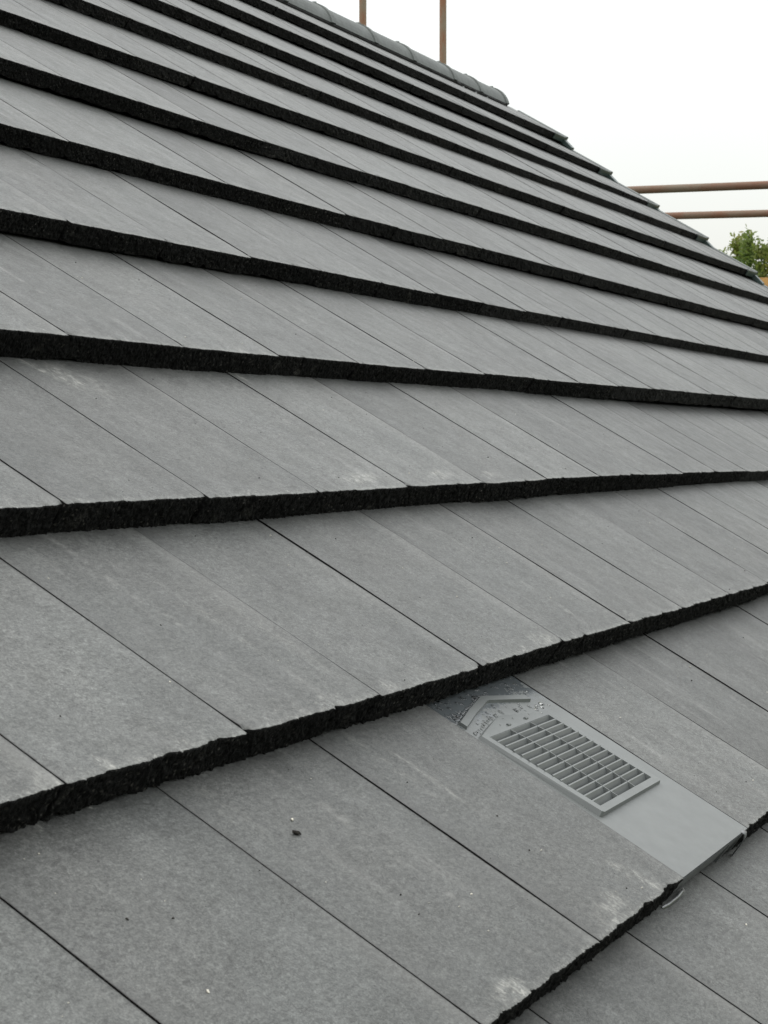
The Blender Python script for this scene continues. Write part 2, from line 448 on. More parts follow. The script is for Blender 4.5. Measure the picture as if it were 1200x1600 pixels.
def tile_geo(width, lod, seed, gapl=0.0006, gapr=0.0006, full_y=0.425, TH=TH):
    rnd = random.Random(seed)
    nx = {0: 140, 1: 26, 2: 6}[lod]
    pr = tile_profile(lod, full_y, TH)
    n = len(pr)
    o = Vector((seed * 3.7, seed * 1.3, 5.1))
    chips = [(rnd.uniform(0.01, width - .01), rnd.uniform(.004, .011), rnd.uniform(.0012, .0042)) for _ in range(rnd.randint(2, 5))]
    if rnd.random() < .5: chips.append((rnd.choice([0.004, width - .004]), rnd.uniform(.006, .012), rnd.uniform(.003, .006)))
    lowchips = [(rnd.uniform(0, width), rnd.uniform(.008, .02), rnd.uniform(.002, .006)) for _ in range(3)]
    V = []
    for i in range(nx + 1):
        x = gapl + (width - gapl - gapr) * i / nx
        rag = noise.noise(Vector((x * 330, 0, 0)) + o) * 0.0007 + noise.noise(Vector((x * 110, 3, 0)) + o) * 0.0008 \
            + noise.noise(Vector((x * 22, 7, 0)) + o) * 0.0016
        if lod == 0:
            sp = noise.noise(Vector((x * 700, 0, 9)) + o)
            if sp > .30: rag -= (sp - .30) * 0.0060
        ch = sum(d * math.exp(-((x - cx) / r) ** 2) for cx, r, d in chips)
        lc = sum(d * math.exp(-((x - cx) / r) ** 2) for cx, r, d in lowchips)
        for (y, z, t) in pr:
            yy, zz = y, z
            if t == 't':
                zz += noise.noise(Vector((x * 9, y * 7, 2)) + o) * 0.0005
                if y < .03: yy += (rag + ch) * max(0, 1 - y / .03)
            elif t == 'e':
                yy += rag + ch
                zz -= ch * (1 - y / .0065) * .5 + abs(noise.noise(Vector((x * 260, 0, 4)) + o)) * .0008 * (1 - y / .0065)
            elif t == 'f':
                k = (-z) / TH
                ed = min(x, width - x)
                if ed < .004: yy += (.004 - ed) * .6
                p = Vector((x * 130, 0, z * 130)) + o
                q = Vector((x * 360, 4, z * 360)) + o
                yy += (rag + ch) * (1 - k) + noise.noise(p) * .0022 * min(1, k * 5) + noise.noise(q) * .0024 * min(1, k * 6)
                yy += 0.0015 * k
                zz -= ch * .6 * (1 - k)
                if k > .8: zz += (lc + noise.noise(Vector((x * 160, 8, 0)) + o) * .0010 + .0004) * (k - .8) / .2
            elif t == 'b' and y < .04:
                zz += .002
            xx = x
            if i == 0 or i == nx: xx += noise.noise(Vector((x * 10, y * 55, 1)) + o) * .0006 + noise.noise(Vector((x * 10, y * 14, 6)) + o) * .0004
            V.append((xx, yy, zz))
    F = []; MI = []
    for i in range(nx):
        for j in range(n):
            j2 = (j + 1) % n
            F.append((i * n + j, i * n + j2, (i + 1) * n + j2, (i + 1) * n + j))
            MI.append(0 if (j < n - 1 and pr[j][2] in 'te' and pr[j2][2] in 'te') else 1)
    F.append(tuple(range(n - 1, -1, -1))); MI.append(1)
    F.append(tuple(nx * n + j for j in range(n))); MI.append(1)
    # interlock lip under the neighbour
    xa, xb = width - gapr - .001, width + .022
    b = len(V)
    ft = lambda y: -TH * y / G
    for y in (.006, full_y - .01):
        for x in (xa, xb):
            for dz in (-.020, -.013):
                V.append((x, y, ft(y) + dz))
    # order: y0(xa lo,hi, xb lo,hi) y1(...)
    F += [(b, b + 2, b + 3, b + 1), (b + 4, b + 5, b + 7, b + 6), (b + 1, b + 3, b + 7, b + 5),
          (b, b + 4, b + 6, b + 2), (b + 2, b + 6, b + 7, b + 3)]
    MI += [1] * 5
    return V, F, MI

def tile_mesh(width, lod, seed, **kw):
    V, F, MI = tile_geo(width, lod, seed, **kw)
    # flip so that normals face out
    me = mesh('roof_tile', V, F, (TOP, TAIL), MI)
    me.polygons.foreach_set('use_smooth', [mi == 0 for mi in MI])
    return me

NV = 12
gaps = [(.0009, .0009), (.0011, .0010), (.0008, .0009), (.0010, .0011), (.0008, .0008), (.0010, .0009)]
_cache = {}
def get_tile(lod, c, k):
    t = th_of(c); nv = {0: 12, 1: 8, 2: 5}[lod]
    key = (lod, t, k % nv)
    if key not in _cache:
        gl, gr = gaps[k % 6] if lod == 0 else ((.0005, .0005) if lod == 1 else (.0003, .0003))
        _cache[key] = tile_mesh(W, lod, k % nv + 1 + 40 * lod, gapl=gl, gapr=gr, TH=t)
    return _cache[key]

camL = Vector((-0.8050814, -0.16913609, 0.71285258))
Rm = Matrix(((0.41109925, -0.73628792, 0.53747326), (-0.03171389, -0.60079414, -0.79877446), (0.91103877, 0.31133021, -0.27033657)))
def infra(P, mar=0.03):
    X = Rm @ (Vector(P) - camL)
    if X.z < 0.2: return False, X.z
    x = 2986.45 * X.x / X.z / 1200 + .5; y = 2986.45 * X.y / X.z / 1600 + .5
    return (-mar < x < 1 + mar and -mar < y < 1 + mar), X.z

VENT = (0, 4)
off = MB()
cnt = 0
for c in range(C0, C1 + 1):
    k0 = math.floor(U_START / W - PH[c])
    k = k0
    while True:
        u0 = (k + PH[c]) * W
        if u0 > U_END - 0.035: break
        if (c, k) == VENT: k += 1; continue
        rnd = random.Random(c * 997 + k * 13 + 5)
        wd = min(W, U_END - u0)
        if U_END - u0 - W < .035 and U_END - u0 > W: wd = U_END - u0
        inside = False; zmin = 99
        for a in range(5):
            for b_ in range(5):
                P = surf(u0 + wd * a / 4, (c + b_ / 4) * G, c)
                i_, z_ = infra(P)
                if i_: inside = True; zmin = min(zmin, z_)
        full = 0.425 if c < C1 else 0.40
        base = Vector((u0, c * G, lift(u0, c)))
        ang = max(-.03, min(.03, (lift(u0 + wd, c) - lift(u0, c)) / wd))
        base.z += (lift(u0 + wd, c) - lift(u0, c) - ang * wd) / 2 + .0003
        if inside:
            lod = 0 if zmin < 4.6 else (1 if zmin < 8.5 else 2)
            if abs(wd - W) < 1e-4:
                me = get_tile(lod, c, rnd.randrange(1000))
            else:
                me = tile_mesh(wd, lod, 200 + c, gapl=.0005, gapr=.0005, full_y=full, TH=th_of(c))
            o = ob('roof_tile', me, roof)
            near = zmin < 2.6
            o.location = base + Vector((rnd.uniform(-.0003, .0003), rnd.uniform(-.0014, .0014) * (1 if near else 1.6),
                                        rnd.uniform(-.0002, .0002) * (1 if near else 2.0)))
            o.rotation_euler = (rnd.uniform(-.001, .001), -ang + (.0011 if lod == 0 else .0003) + rnd.uniform(-.0006, .0006), rnd.uniform(-.0006, .0006))
            cnt += 1
        else:
            V, F, MI = tile_geo(wd, 2, 300 + (c * 7 + k) % 40, gapl=.001, gapr=.001, TH=th_of(c))
            V = [Vector(v) + base for v in V]
            b0 = len(off.v); off.v += [tuple(v) for v in V]
            off.f += [tuple(b0 + i for i in f) for f in F]; off.mi += MI
        k += 1
print('tiles as parts:', cnt)
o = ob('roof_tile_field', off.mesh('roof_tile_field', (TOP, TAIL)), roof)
o['kind'] = 'stuff'

# roof slab under the tiles, back slope, bargeboard
EV = C0 * G - 0.02
AP = 4.352
mb = MB()
mb.hexa([(U_START, EV + .06, -.20), (U_END - .06, EV + .06, -.20), (U_END - .06, AP - .12, -.20), (U_START, AP - .12, -.20),
         (U_START, EV + .06, -.085), (U_END - .06, EV + .06, -.085), (U_END - .06, AP - .12, -.085), (U_START, AP - .12, -.085)])
ob('roof_deck', mb.mesh('roof_deck', (UNDERLAY,)), roof)

# ridge apex in the roof frame; vertical plane directions in the roof frame
cp, sp = cos(PITCH), sin(PITCH)
Yl = Vector((0, cp, -sp)); Zl = Vector((0, sp, cp))      # world Y and Z in the roof frame
APX = Vector((0, AP, 0))
# back slope
mb = MB()
Ls = AP - EV
def bk(u, s, n): # s metres down the back slope, n above it
    d = Yl * cp - Zl * sp; nn = Yl * sp + Zl * cp
    return APX + Vector((u, 0, 0)) + d * s + nn * n
mb.hexa([bk(U_START, .09, -.2), bk(U_END, .09, -.2), bk(U_END, Ls, -.2), bk(U_START, Ls, -.2),
         bk(U_START, .09, -.060), bk(U_END, .09, -.060), bk(U_END, Ls, -.045), bk(U_START, Ls, -.045)])
ob('back_slope', mb.mesh('back_slope', (TAIL,)), roof)

# verge caps: one moulded piece on the end of each course
for c in range(C0, C1 + 1):
    mb = MB()
    L0 = lift(U_END, c); TC = th_of(c)
    y0, y1 = c * G - .006, c * G + .345
    ft = lambda y: -TC * (y - c * G) / G + L0
    xi, xo = U_END - .022, U_END + .016
    # rounded top rail
    prof = []
    for i in range(7):
        t = pi * i / 6
        prof.append((xo - .019 - .019 * cos(t) * 1.0, .0075 * sin(t) + .001))
    vs = []; 
    for y in (y0, y1):
        for (x, z) in prof: vs.append((x, y, ft(y) + z))
        vs.append((xo, y, ft(y) - .075)); vs.append((xo - .004, y, ft(y) - .075)); vs.append((xo - .004, y, ft(y) - .001))
    n = len(prof) + 3
    fs = [(i, (i + 1) % n, n + (i + 1) % n, n + i) for i in range(n)] + [tuple(range(n - 1, -1, -1)), tuple(range(n, 2 * n))]
    mb.add(vs, fs, 1)
    # tail plate over the end of the tile edge, rounded corner
    a = U_END - .20
    mb.box(a, xo - .004, c * G - .0075, c * G - .0035, L0 - TC + .004, L0 - .003)
    mb.tube((a, c * G - .001, L0 - .002), (xo - .003, c * G - .001, L0 - .002), .0055, 10, 1)
    # tongue reaching down over the course below
    if c > C0:
        mb.hexa([(xo - .05, c * G - .075, L0 - TC - .004), (xo, c * G - .075, L0 - TC - .004), (xo, c * G, L0 - TC - .004), (xo - .05, c * G, L0 - TC - .004),
                 (xo - .05, c * G - .075, L0 - TC + .010), (xo - .004, c * G - .075, L0 - TC + .012), (xo - .004, c * G - .002, L0 - TC + .026), (xo - .05, c * G - .002, L0 - TC + .024)])
    ob('verge_cap', mb.mesh('verge_cap', (VERGE, VERGE_TOP)), roof)

# ridge tiles
RR, ZC = 0.1277, -0.1299
def ridge_mesh(L, seed):
    rnd = random.Random(seed)
    mb = MB(); n = 18
    secs = [(0.004, 0), (L - .045, 0), (L - .043, .006), (L - .008, .007), (L - .004, .003)]
    vs = []
    for (x, dr) in secs:
        for r_ in (RR + dr, RR - .014):
            for i in range(n + 1):
                t = radians(-78 + 156 * i / n)
                p = APX + Yl * (r_ * sin(t)) + Zl * (ZC + r_ * cos(t)) - APX
                p += Vector((x, 0, 0))
                if r_ > RR - .01 and 0 < i < n: p += Zl * noise.noise(p * 25 + Vector((seed, 0, 0))) * .0012
                vs.append(p)
    m = n + 1; st = 2 * m
    fs = []
    for s in range(len(secs) - 1):
        a = s * st; b = a + st
        for i in range(n):
            fs.append((a + i, b + i, b + i + 1, a + i + 1))
            fs.append((a + m + i, a + m + i + 1, b + m + i + 1, b + m + i))
        fs.append((a, a + m, b + m, b)); fs.append((a + n, b + n, b + m + n, a + m + n))
    for a in (0, (len(secs) - 1) * st):
        for i in range(n):
            f = (a + i, a + i + 1, a + m + i + 1, a + m + i)
            fs.append(f if a == 0 else f[::-1])
    mb.add(vs, fs)
    top = Zl * (ZC + RR)
    def q(x, y, z): return tuple(Vector((x, 0, 0)) + top + Yl * y + Zl * z)
    a, b = L - .052, L - .006
    mb.hexa([q(a, -.035, -.008), q(b, -.035, -.008), q(b, .035, -.008), q(a, .035, -.008), q(a + .02, -.028, .009), q(b, -.028, .013), q(b, .028, .013), q(a + .02, .028, .009)])
    return mb.mesh('ridge_tile', (RIDGE,), False)
rj = [9.72, 9.31, 8.92, 8.36, 7.88, 7.39]
while rj[-1] > U_START: rj.append(rj[-1] - .487)
rj = rj[::-1]
rms = {}
for i in range(len(rj) - 1):
    L = round(rj[i + 1] - rj[i], 3)
    key = (L, i % 2)
    if key not in rms: rms[key] = ridge_mesh(L, i)
    ob('ridge_tile', rms[key], roof, APX + Vector((rj[i], 0, random.uniform(-.0015, .0015))), (random.uniform(-.004, .004), random.uniform(-.002, .004), 0))
# end disc of the ridge
mb = MB()
vs = [APX + Vector((9.715, 0, 0)) + Yl * (RR * .96 * sin(radians(t))) + Zl * (ZC + RR * .96 * cos(radians(t))) for t in range(-78, 79, 12)]
vs2 = [v + Vector((.012, 0, 0)) for v in vs]
nn = len(vs)
mb.add(vs + vs2, [tuple(range(nn)), tuple(range(2 * nn - 1, nn - 1, -1))] + [(i + 1, i, nn + i, nn + i + 1) for i in range(nn - 1)] + [(0, nn - 1, 2 * nn - 1, nn)])
ob('ridge_end_cap', mb.mesh('ridge_end_cap', (VERGE,)), roof)
# black roll under the ridge edge
mb = MB()
x = U_START
while x < 9.69:
    x2 = min(x + .05, 9.70)
    for s_ in (1,):
        w_ = .000 + .004 * noise.noise(Vector((x * 9, 0, 0)))
        if 8.9 < x < 9.8: w_ += .008 * abs(noise.noise(Vector((x * 31, 2, 0))))
        v0 = 4.186 - w_; L_ = lift(x, 11)
        mb.hexa([(x, v0, -.06), (x2, v0, -.06), (x2, 4.26, -.06), (x, 4.26, -.06),
                 (x, v0, -.0165), (x2, v0, -.0165), (x2, 4.26, .02), (x, 4.26, .02)])
    x = x2 + .0005
ob('ridge_roll', mb.mesh('ridge_roll', (BLACK,)), roof)
for (u, w_) in ((8.98, .02), (9.16, .03), (9.34, .018)):
    mb = MB()
    z = lift(u, 11) - .0335
    mb.add([(u, 4.166, z), (u + w_, 4.164, z + .001), (u + w_ * .8, 4.174, z + .010), (u + w_ * .2, 4.172, z + .007),
            (u + w_ * .5, 4.182, z + .002)], [(0, 1, 2, 3), (3, 2, 4), (0, 3, 4), (2, 1, 4), (0, 4, 1)])
    ob('foil_scrap', mb.mesh('foil_scrap', (PLASTIC,)), roof)

# ------------------------------------------------------------------ the vent tile (course 0, fifth tile)
VU = (VENT[1] + PH[0]) * W
SL = -TH / G
def vp(x, y, h=0.0): return (x, y, SL * y + h)
HX0, HX1, HY0, HY1 = .037, .242, .126, .276     # opening
# body plate with an opening, thickness, tail face
mb = MB()
x0, x1, y1 = .0025, W - .0015, .42
zt = 0.0008
SINK = .0075
def sk(y, x=0.0): return zt - SINK * y / G * (1 - .85 * x / W)
def plate(xa, xb, ya, yb, m=0):
    mb.hexa([vp(x, y, sk(y, x) + d) for d in (-.006, 0) for (x, y) in ((xa, ya), (xb, ya), (xb, yb), (xa, yb))], m)
PX0, PX1, PY0, PY1 = HX0 - .004, HX1 + .004, HY0 - .004, HY1 + .004
plate(x0, x1, .0015, PY0); plate(x0, x1, PY1, y1)
plate(x0, PX0, PY0, PY1); plate(PX1, x1, PY0, PY1)
# side skirts
for xa in (x0, x1 - .003):
    mb.hexa([vp(xa, .0015, -TH + .006), vp(xa + .003, .0015, -TH + .006), vp(xa + .003, y1, -.022), vp(xa, y1, -.022),
             vp(xa, .0015, sk(.0015, xa) - .0062), vp(xa + .003, .0015, sk(.0015, xa) - .0062), vp(xa + .003, y1, sk(y1, xa) - .0062), vp(xa, y1, sk(y1, xa) - .0062)])
vpm = Mat('vent_plastic_plate', 0.4, 0.5)
oc_ = vpm.coord('Object'); sy_ = vpm.node('ShaderNodeSeparateXYZ'); vpm.l.new(oc_, sy_.inputs[0])
edge_ = vpm.math('ADD', sy_.outputs['Y'], vpm.mr(vpm.noise(oc_, 38, 4, .7, .6), 0.3, 0.7, -.035, .035))
wet_ = vpm.mr(edge_, .312, .322, 0, 1, True)
bead_ = vpm.mr(vpm.noise(oc_, 210, 3, .6), 0.56, 0.62, 0, 1, True)
wet_ = vpm.math('MAXIMUM', wet_, vpm.math('MULTIPLY', bead_, vpm.mr(edge_, .285, .31, 0, 1)))
dust_ = vpm.mr(vpm.noise(oc_, 30, 5, .7), .35, .65, .92, 1.08)
pc_ = vpm.mix(wet_, rgb(0.124, 0.132, 0.130), rgb(0.094, 0.105, 0.111))
hv_ = vpm.node('ShaderNodeHueSaturation'); vpm.l.new(pc_, hv_.inputs['Color']); vpm.l.new(dust_, hv_.inputs['Value'])
vpm.base(hv_.outputs[0]); vpm.rough(vpm.mr(wet_, 0, 1, .42, .20))
vent = ob('vent_tile', mb.mesh('vent_tile', (vpm.m,)), roof, (VU, 0, 0))
vent['label'] = 'light grey plastic roof vent tile with rectangular louvre grille and wet upper end'
mb = MB()
mb.hexa([(x0, .004, -TH + .004), (x1, .004, -TH + .004), (x1, .008, -TH + .004), (x0, .008, -TH + .004),
         (x0, .0005, -.0002), (x1, .0005, -.0002), (x1, .006, -.005), (x0, .006, -.005)])
mb.box(.225, .229, .0005, .006, -TH + .005, -.008)
ob('tail_face', mb.mesh('tail_face', (simple('vent_tail_plastic', rgb(0.075, 0.08, 0.082), 0.45, 0.5, 0.1, 60),)), vent)
# duct below the grille: dark shell
mb = MB()
dz = -.030
a0, a1, b0, b1 = PX0, PX1, PY0, PY1
mb.hexa([vp(a0 - .003, b0, dz), vp(a0, b0, dz), vp(a0, b1, dz), vp(a0 - .003, b1, dz), vp(a0 - .003, b0, -.009), vp(a0, b0, -.009), vp(a0, b1, -.009), vp(a0 - .003, b1, -.009)])
mb.hexa([vp(a1, b0, dz), vp(a1 + .003, b0, dz), vp(a1 + .003, b1, dz), vp(a1, b1, dz), vp(a1, b0, -.006), vp(a1 + .003, b0, -.006), vp(a1 + .003, b1, -.006), vp(a1, b1, -.006)])
mb.hexa([vp(a0, b0 - .003, dz), vp(a1, b0 - .003, dz), vp(a1, b0, dz), vp(a0, b0, dz), vp(a0, b0 - .003, -.006), vp(a1, b0 - .003, -.006), vp(a1, b0, -.006), vp(a0, b0, -.006)])
mb.hexa([vp(a0, b1, dz), vp(a1, b1, dz), vp(a1, b1 + .003, dz), vp(a0, b1 + .003, dz), vp(a0, b1, -.006), vp(a1, b1, -.006), vp(a1, b1 + .003, -.006), vp(a0, b1 + .003, -.006)])
mb.hexa([vp(a0, b0, dz - .002), vp(a1, b0, dz - .002), vp(a1, b1, dz - .002), vp(a0, b1, dz - .002), vp(a0, b0, dz), vp(a1, b0, dz), vp(a1, b1, dz), vp(a0, b1, dz)], 1)
ob('duct', mb.mesh('duct', (PLASTIC, PLASTIC_DARK)), vent)
# raised frame round the opening, deepest at its lower end, flush at the head
def fh(y):  # height of the frame face over the plate
    return .0052 - .0066 * smooth01((y - .23) / .09) - .0022 * smooth01((y - .12) / .2)
mb = MB()
outer = [(.024, .119), (.027, .1165), (.2525, .1165), (.256, .119), (.258, .282), (.20, .296), (.143, .304), (.095, .296), (.026, .282)]
inner = [(HX0, HY0), (HX0, HY0), (HX1, HY0), (HX1, HY0), (HX1, HY1), (HX1 - .04, HY1), (.147, HY1), (HX0 + .05, HY1), (HX0, HY1)]
vs = []
for (x, y) in outer:
    cx, cy = .147, .2
    vs.append(vp(x + (x - cx) * .022, y + (y - cy) * .025, sk(y, x) - .0008))
for (x, y) in outer: vs.append(vp(x, y, fh(y)))
for (x, y) in inner: vs.append(vp(x, y, fh(y)))
for (x, y) in inner: vs.append(vp(x, y, -.012))
n = len(outer); fs = []
for r_ in range(3):
    for i in range(n):
        j = (i + 1) % n
        fs.append((r_ * n + i, r_ * n + j, (r_ + 1) * n + j, (r_ + 1) * n + i))
mb.add(vs, fs)
ob('grille_frame', mb.mesh('grille_frame', (PLASTIC,)), vent)
# slats and dividers
NS = 14
pitch_ = (HY1 - HY0) / NS
for i in range(1, NS + 1):
    y = HY0 + i * pitch_
    mb = MB(); t = .0009
    h0 = fh(y) - .0006
    mb.hexa([vp(HX0, y - t - .0085, h0 - .0085), vp(HX1, y - t - .0085, h0 - .0085), vp(HX1, y + t - .0085, h0 - .0085), vp(HX0, y + t - .0085, h0 - .0085),
             vp(HX0, y - t, h0), vp(HX1, y - t, h0), vp(HX1, y + t, h0), vp(HX0, y + t, h0)])
    ob('slat', mb.mesh('slat', (PLASTIC,)), vent)
for i in (1, 2):
    x = HX0 + (HX1 - HX0) * i / 3
    mb = MB(); t = .0008
    hh = lambda y: fh(y) - .0003
    ys = [HY0 + (HY1 - HY0) * q / 6 for q in range(7)]
    for a, b in zip(ys[:-1], ys[1:]):
        mb.hexa([vp(x - t, a, hh(a) - .010), vp(x + t, a, hh(a) - .010), vp(x + t, b, hh(b) - .010), vp(x - t, b, hh(b) - .010),
                 vp(x - t, a, hh(a)), vp(x + t, a, hh(a)), vp(x + t, b, hh(b)), vp(x - t, b, hh(b))])
    ob('divider', mb.mesh('divider', (PLASTIC,)), vent)
# chevron rain deflector
mb = MB()
def bar(p, q, w_, h):
    p = Vector(p); q = Vector(q); d = (q - p).normalized(); nrm = Vector((-d.y, d.x)) * w_
    mb.hexa([vp(*(p - nrm), zt - .001), vp(*(q - nrm), zt - .001), vp(*(q + nrm), zt - .001), vp(*(p + nrm), zt - .001),
             vp(*(p - nrm * .7), zt + h), vp(*(q - nrm * .7), zt + h), vp(*(q + nrm * .7), zt + h), vp(*(p + nrm * .7), zt + h)])
cen = [(.020, .3045), (.055, .3110), (.100, .3200), (.147, .3265)]
def chev(w_, h):
    L_ = [(.026, .3075), (.085, .3215), (.146, .3335), (.153, .3335), (.210, .3205), (.248, .3120)]
    up = []; dn = []
    for i, (x, y) in enumerate(L_):
        up.append((x, y + w_)); dn.append((x, y - w_))
    k = len(L_); vs = []
    for row, hh in ((dn, zt - .001), (up, zt - .001)):
        for (x, y) in row: vs.append(vp(x, y, sk(y, x) - .001))
    for (row, sgn) in ((dn, 1), (up, -1)):
        for (x, y) in row: vs.append(vp(x, y + sgn * w_ * .3, sk(y, x) + h))
    fs = []
    for i in range(k - 1):
        fs.append((i, i + 1, 2 * k + i + 1, 2 * k + i))
        fs.append((2 * k + i, 2 * k + i + 1, 3 * k + i + 1, 3 * k + i))
        fs.append((3 * k + i, 3 * k + i + 1, k + i + 1, k + i))
    fs.append((0, 2 * k, 3 * k, k)); fs.append((k - 1, 2 * k - 1, 4 * k - 1, 3 * k - 1))
    mb.add(vs, fs)
chev(.0068, .0042)
ob('rain_deflector', mb.mesh('rain_deflector', (PLASTIC,)), vent)
# two round studs on the frame head
for x in (.118, .178):
    mb = MB(); mb.tube(vp(x - .004, .2835, fh(.283)), vp(x + .004, .2835, fh(.283)), .0022, 10)
    ob('stud', mb.mesh('stud', (PLASTIC,)), vent)
# tile clips at the tail
def ribbon(pts, wdir, w_, th):
    mb = MB(); pts = [Vector(p) for p in pts]; wd = Vector(wdir).normalized() * w_ / 2
    vs = []
    for i, p in enumerate(pts):
        d = (pts[min(i + 1, len(pts) - 1)] - pts[max(i - 1, 0)]).normalized()
        nn_ = d.cross(wd).normalized() * th / 2
        vs += [p - wd - nn_, p + wd - nn_, p + wd + nn_, p - wd + nn_]
    fs = [(3, 2, 1, 0)]
    for i in range(len(pts) - 1):
        a = i * 4; b = a + 4
        for j in range(4): fs.append((a + j, a + (j + 1) % 4, b + (j + 1) % 4, b + j))
    e = (len(pts) - 1) * 4; fs.append((e, e + 1, e + 2, e + 3))
    mb.add(vs, fs); return mb
rb = ribbon([(.276, .0035, .0006), (.278, -.002, .0002), (.281, -.0045, -.006), (.286, -.0050, -.014), (.293, -.0045, -.028), (.300, -.004, -.0385)], (1, .1, 0), .015, .0014)
ob('tile_clip', rb.mesh('tile_clip', (simple('dull_clip_steel', rgb(0.17, 0.175, 0.18), 0.35, 0.5, 0.15, 80, metal=.5),), True), vent)
rb = ribbon([(-.004, -.001, -.0400), (.015, -.0030, -.0385), (.045, -.0035, -.0360), (.066, -.0020, -.0350), (.080, -.0005, -.037)], (0, 1, .35), .0045, .0010)
ob('tile_clip', rb.mesh('tile_clip', (simple('thin_clip_steel', rgb(0.22, 0.225, 0.23), 0.35, 0.5, 0.15, 80, metal=.8),), True), vent)

# rain drops on the wet head of the vent
wm = Mat('water', 0.02, 0.5); wm.base(rgb(0.9)); wm.b.inputs['Transmission Weight'].default_value = 1.0; wm.b.inputs['IOR'].default_value = 1.33
mb = MB(); rd = random.Random(3)
def drop(x, y, r, hz, h0=None, ex=1.0):
    n = 9; vs = []; rings = 4
    base = (sk(y, x) if h0 is None else h0) + .00005
    ph = rd.uniform(0, 6)
    for j in range(rings):
        t = (pi / 2) * j / rings
        for i in range(n):
            a = 2 * pi * i / n
            k = 1 + .18 * sin(2 * a + ph)
            vs.append(vp(x + r * ex * k * cos(t) * cos(a), y + r * k * cos(t) * sin(a), base + hz * sin(t)))
    vs.append(vp(x, y, base + hz))
    fs = [tuple(range(n - 1, -1, -1))]
    for j in range(rings - 1):
        for i in range(n): fs.append((j * n + i, j * n + (i + 1) % n, (j + 1) * n + (i + 1) % n, (j + 1) * n + i))
    for i in range(n): fs.append(((rings - 1) * n + i, (rings - 1) * n + (i + 1) % n, rings * n))
    mb.add(vs, fs)
for _ in range(230):
    x = rd.uniform(.008, .292); y = rd.uniform(.288, .360)
    if abs(y - (.3335 - abs(x - .149) * .21)) < .0085: continue
    if y < .3065 - abs(x - .147) * .2 and .03 < x < .262: continue
    r = rd.choice([.001, .0013, .0016, .0022, .0030, .0042]); drop(x, y, r, r * .45, ex=rd.uniform(.8, 1.5))
for i in range(22):
    x = .018 + .0075 * i + rd.uniform(-.002, .002); y = .3335 - abs(x - .149) * .21 + .0085 + rd.uniform(-.001, .0015)
    if x < .20: r = rd.uniform(.0022, .0042); drop(x, y, r, r * .75, ex=1.5)
for i in range(10):
    x = .030 + .009 * i; y = .288 + (x - .03) * .19 + rd.uniform(-.001, .001); r = rd.uniform(.0012, .0032); drop(x, y + .002, r, r * .6, ex=1.4)
for (x, y) in ((.10, .288), (.15, .291), (.20, .288), (.235, .283), (.13, .296)): drop(x, y, .0016, .0010, h0=fh(y))
d_ = ob('rain_drops', mb.mesh('rain_drops', (wm.m,), True), vent); d_['kind'] = 'stuff'

# wet film so the head of the vent shines: thin darker sheet is left out, the drops carry it

# ------------------------------------------------------------------ loose bits lying on the tiles
def blob_mesh(name, sx, sy, sz, seed, mat, n=10, rings=7, amp=.35):
    vs = []; fs = []
    o = Vector((seed * 2.1, seed * .7, 0))
    for j in range(rings + 1):
        t = pi * j / rings
        for i in range(n):
            a = 2 * pi * i / n
            d = Vector((sin(t) * cos(a), sin(t) * sin(a), cos(t)))
            k = 1 + amp * noise.noise(d * 1.7 + o)
            vs.append((d.x * sx * k, d.y * sy * k, d.z * sz * k))
    for j in range(rings):
        for i in range(n): fs.append((j * n + i, j * n + n + i, j * n + n + (i + 1) % n, j * n + (i + 1) % n))
    return mesh(name, vs, fs, (mat,), smooth=True)
DARK = simple('dark_crumb', rgb(0.018, 0.016, 0.013), 0.8, 0.3, 0.4, 300, 0.5)
PALE = simple('pale_crumb', rgb(0.50, 0.48, 0.42), 0.8, 0.3, 0.25, 300, 0.5)
Rx = Matrix.Rotation(PITCH, 3, 'X')
def on_roof(u, v, dn): return ORI + Rx @ surf(u, v, None, dn)
def crumb(name, u, v, sx, sy, sz, seed, mat, rot, label, cat, group=None):
    o = ob(name, blob_mesh(name, sx, sy, sz, seed, mat), None, on_roof(u, v, sz * .8))
    o.rotation_euler = (Rx @ Matrix.Rotation(rot, 3, 'Z')).to_euler()
    tag(o, label, cat, group)
crumb('moss_pellet', .721, .251, .0020, .0046, .0019, 3, DARK, .9, 'black elongated moss pellet lying on the lower tile left of the vent', 'moss pellet')
crumb('mortar_crumb', .741, .267, .0022, .0016, .0009, 8, PALE, .4, 'small pale mortar crumb just above the black moss pellet', 'crumb')
crumb('dark_crumb', .416, .237, .0011, .0015, .0007, 4, DARK, .3, 'tiny dark crumb on the bottom left tile, left one of a pair', 'crumb')
crumb('dark_crumb', .460, .221, .0010, .0014, .0007, 5, DARK, 1.3, 'tiny dark crumb on the bottom left tile, right one of a pair', 'crumb')
crumb('mortar_crumb', .404, .150, .0022, .0012, .0008, 9, PALE, 1.0, 'cream flake of mortar at the very bottom left of the roof', 'crumb')
crumb('mortar_crumb', 1.340, -.077, .0030, .0011, .0008, 12, PALE, .2, 'white splinter of mortar on the tile below the vent clips', 'crumb')
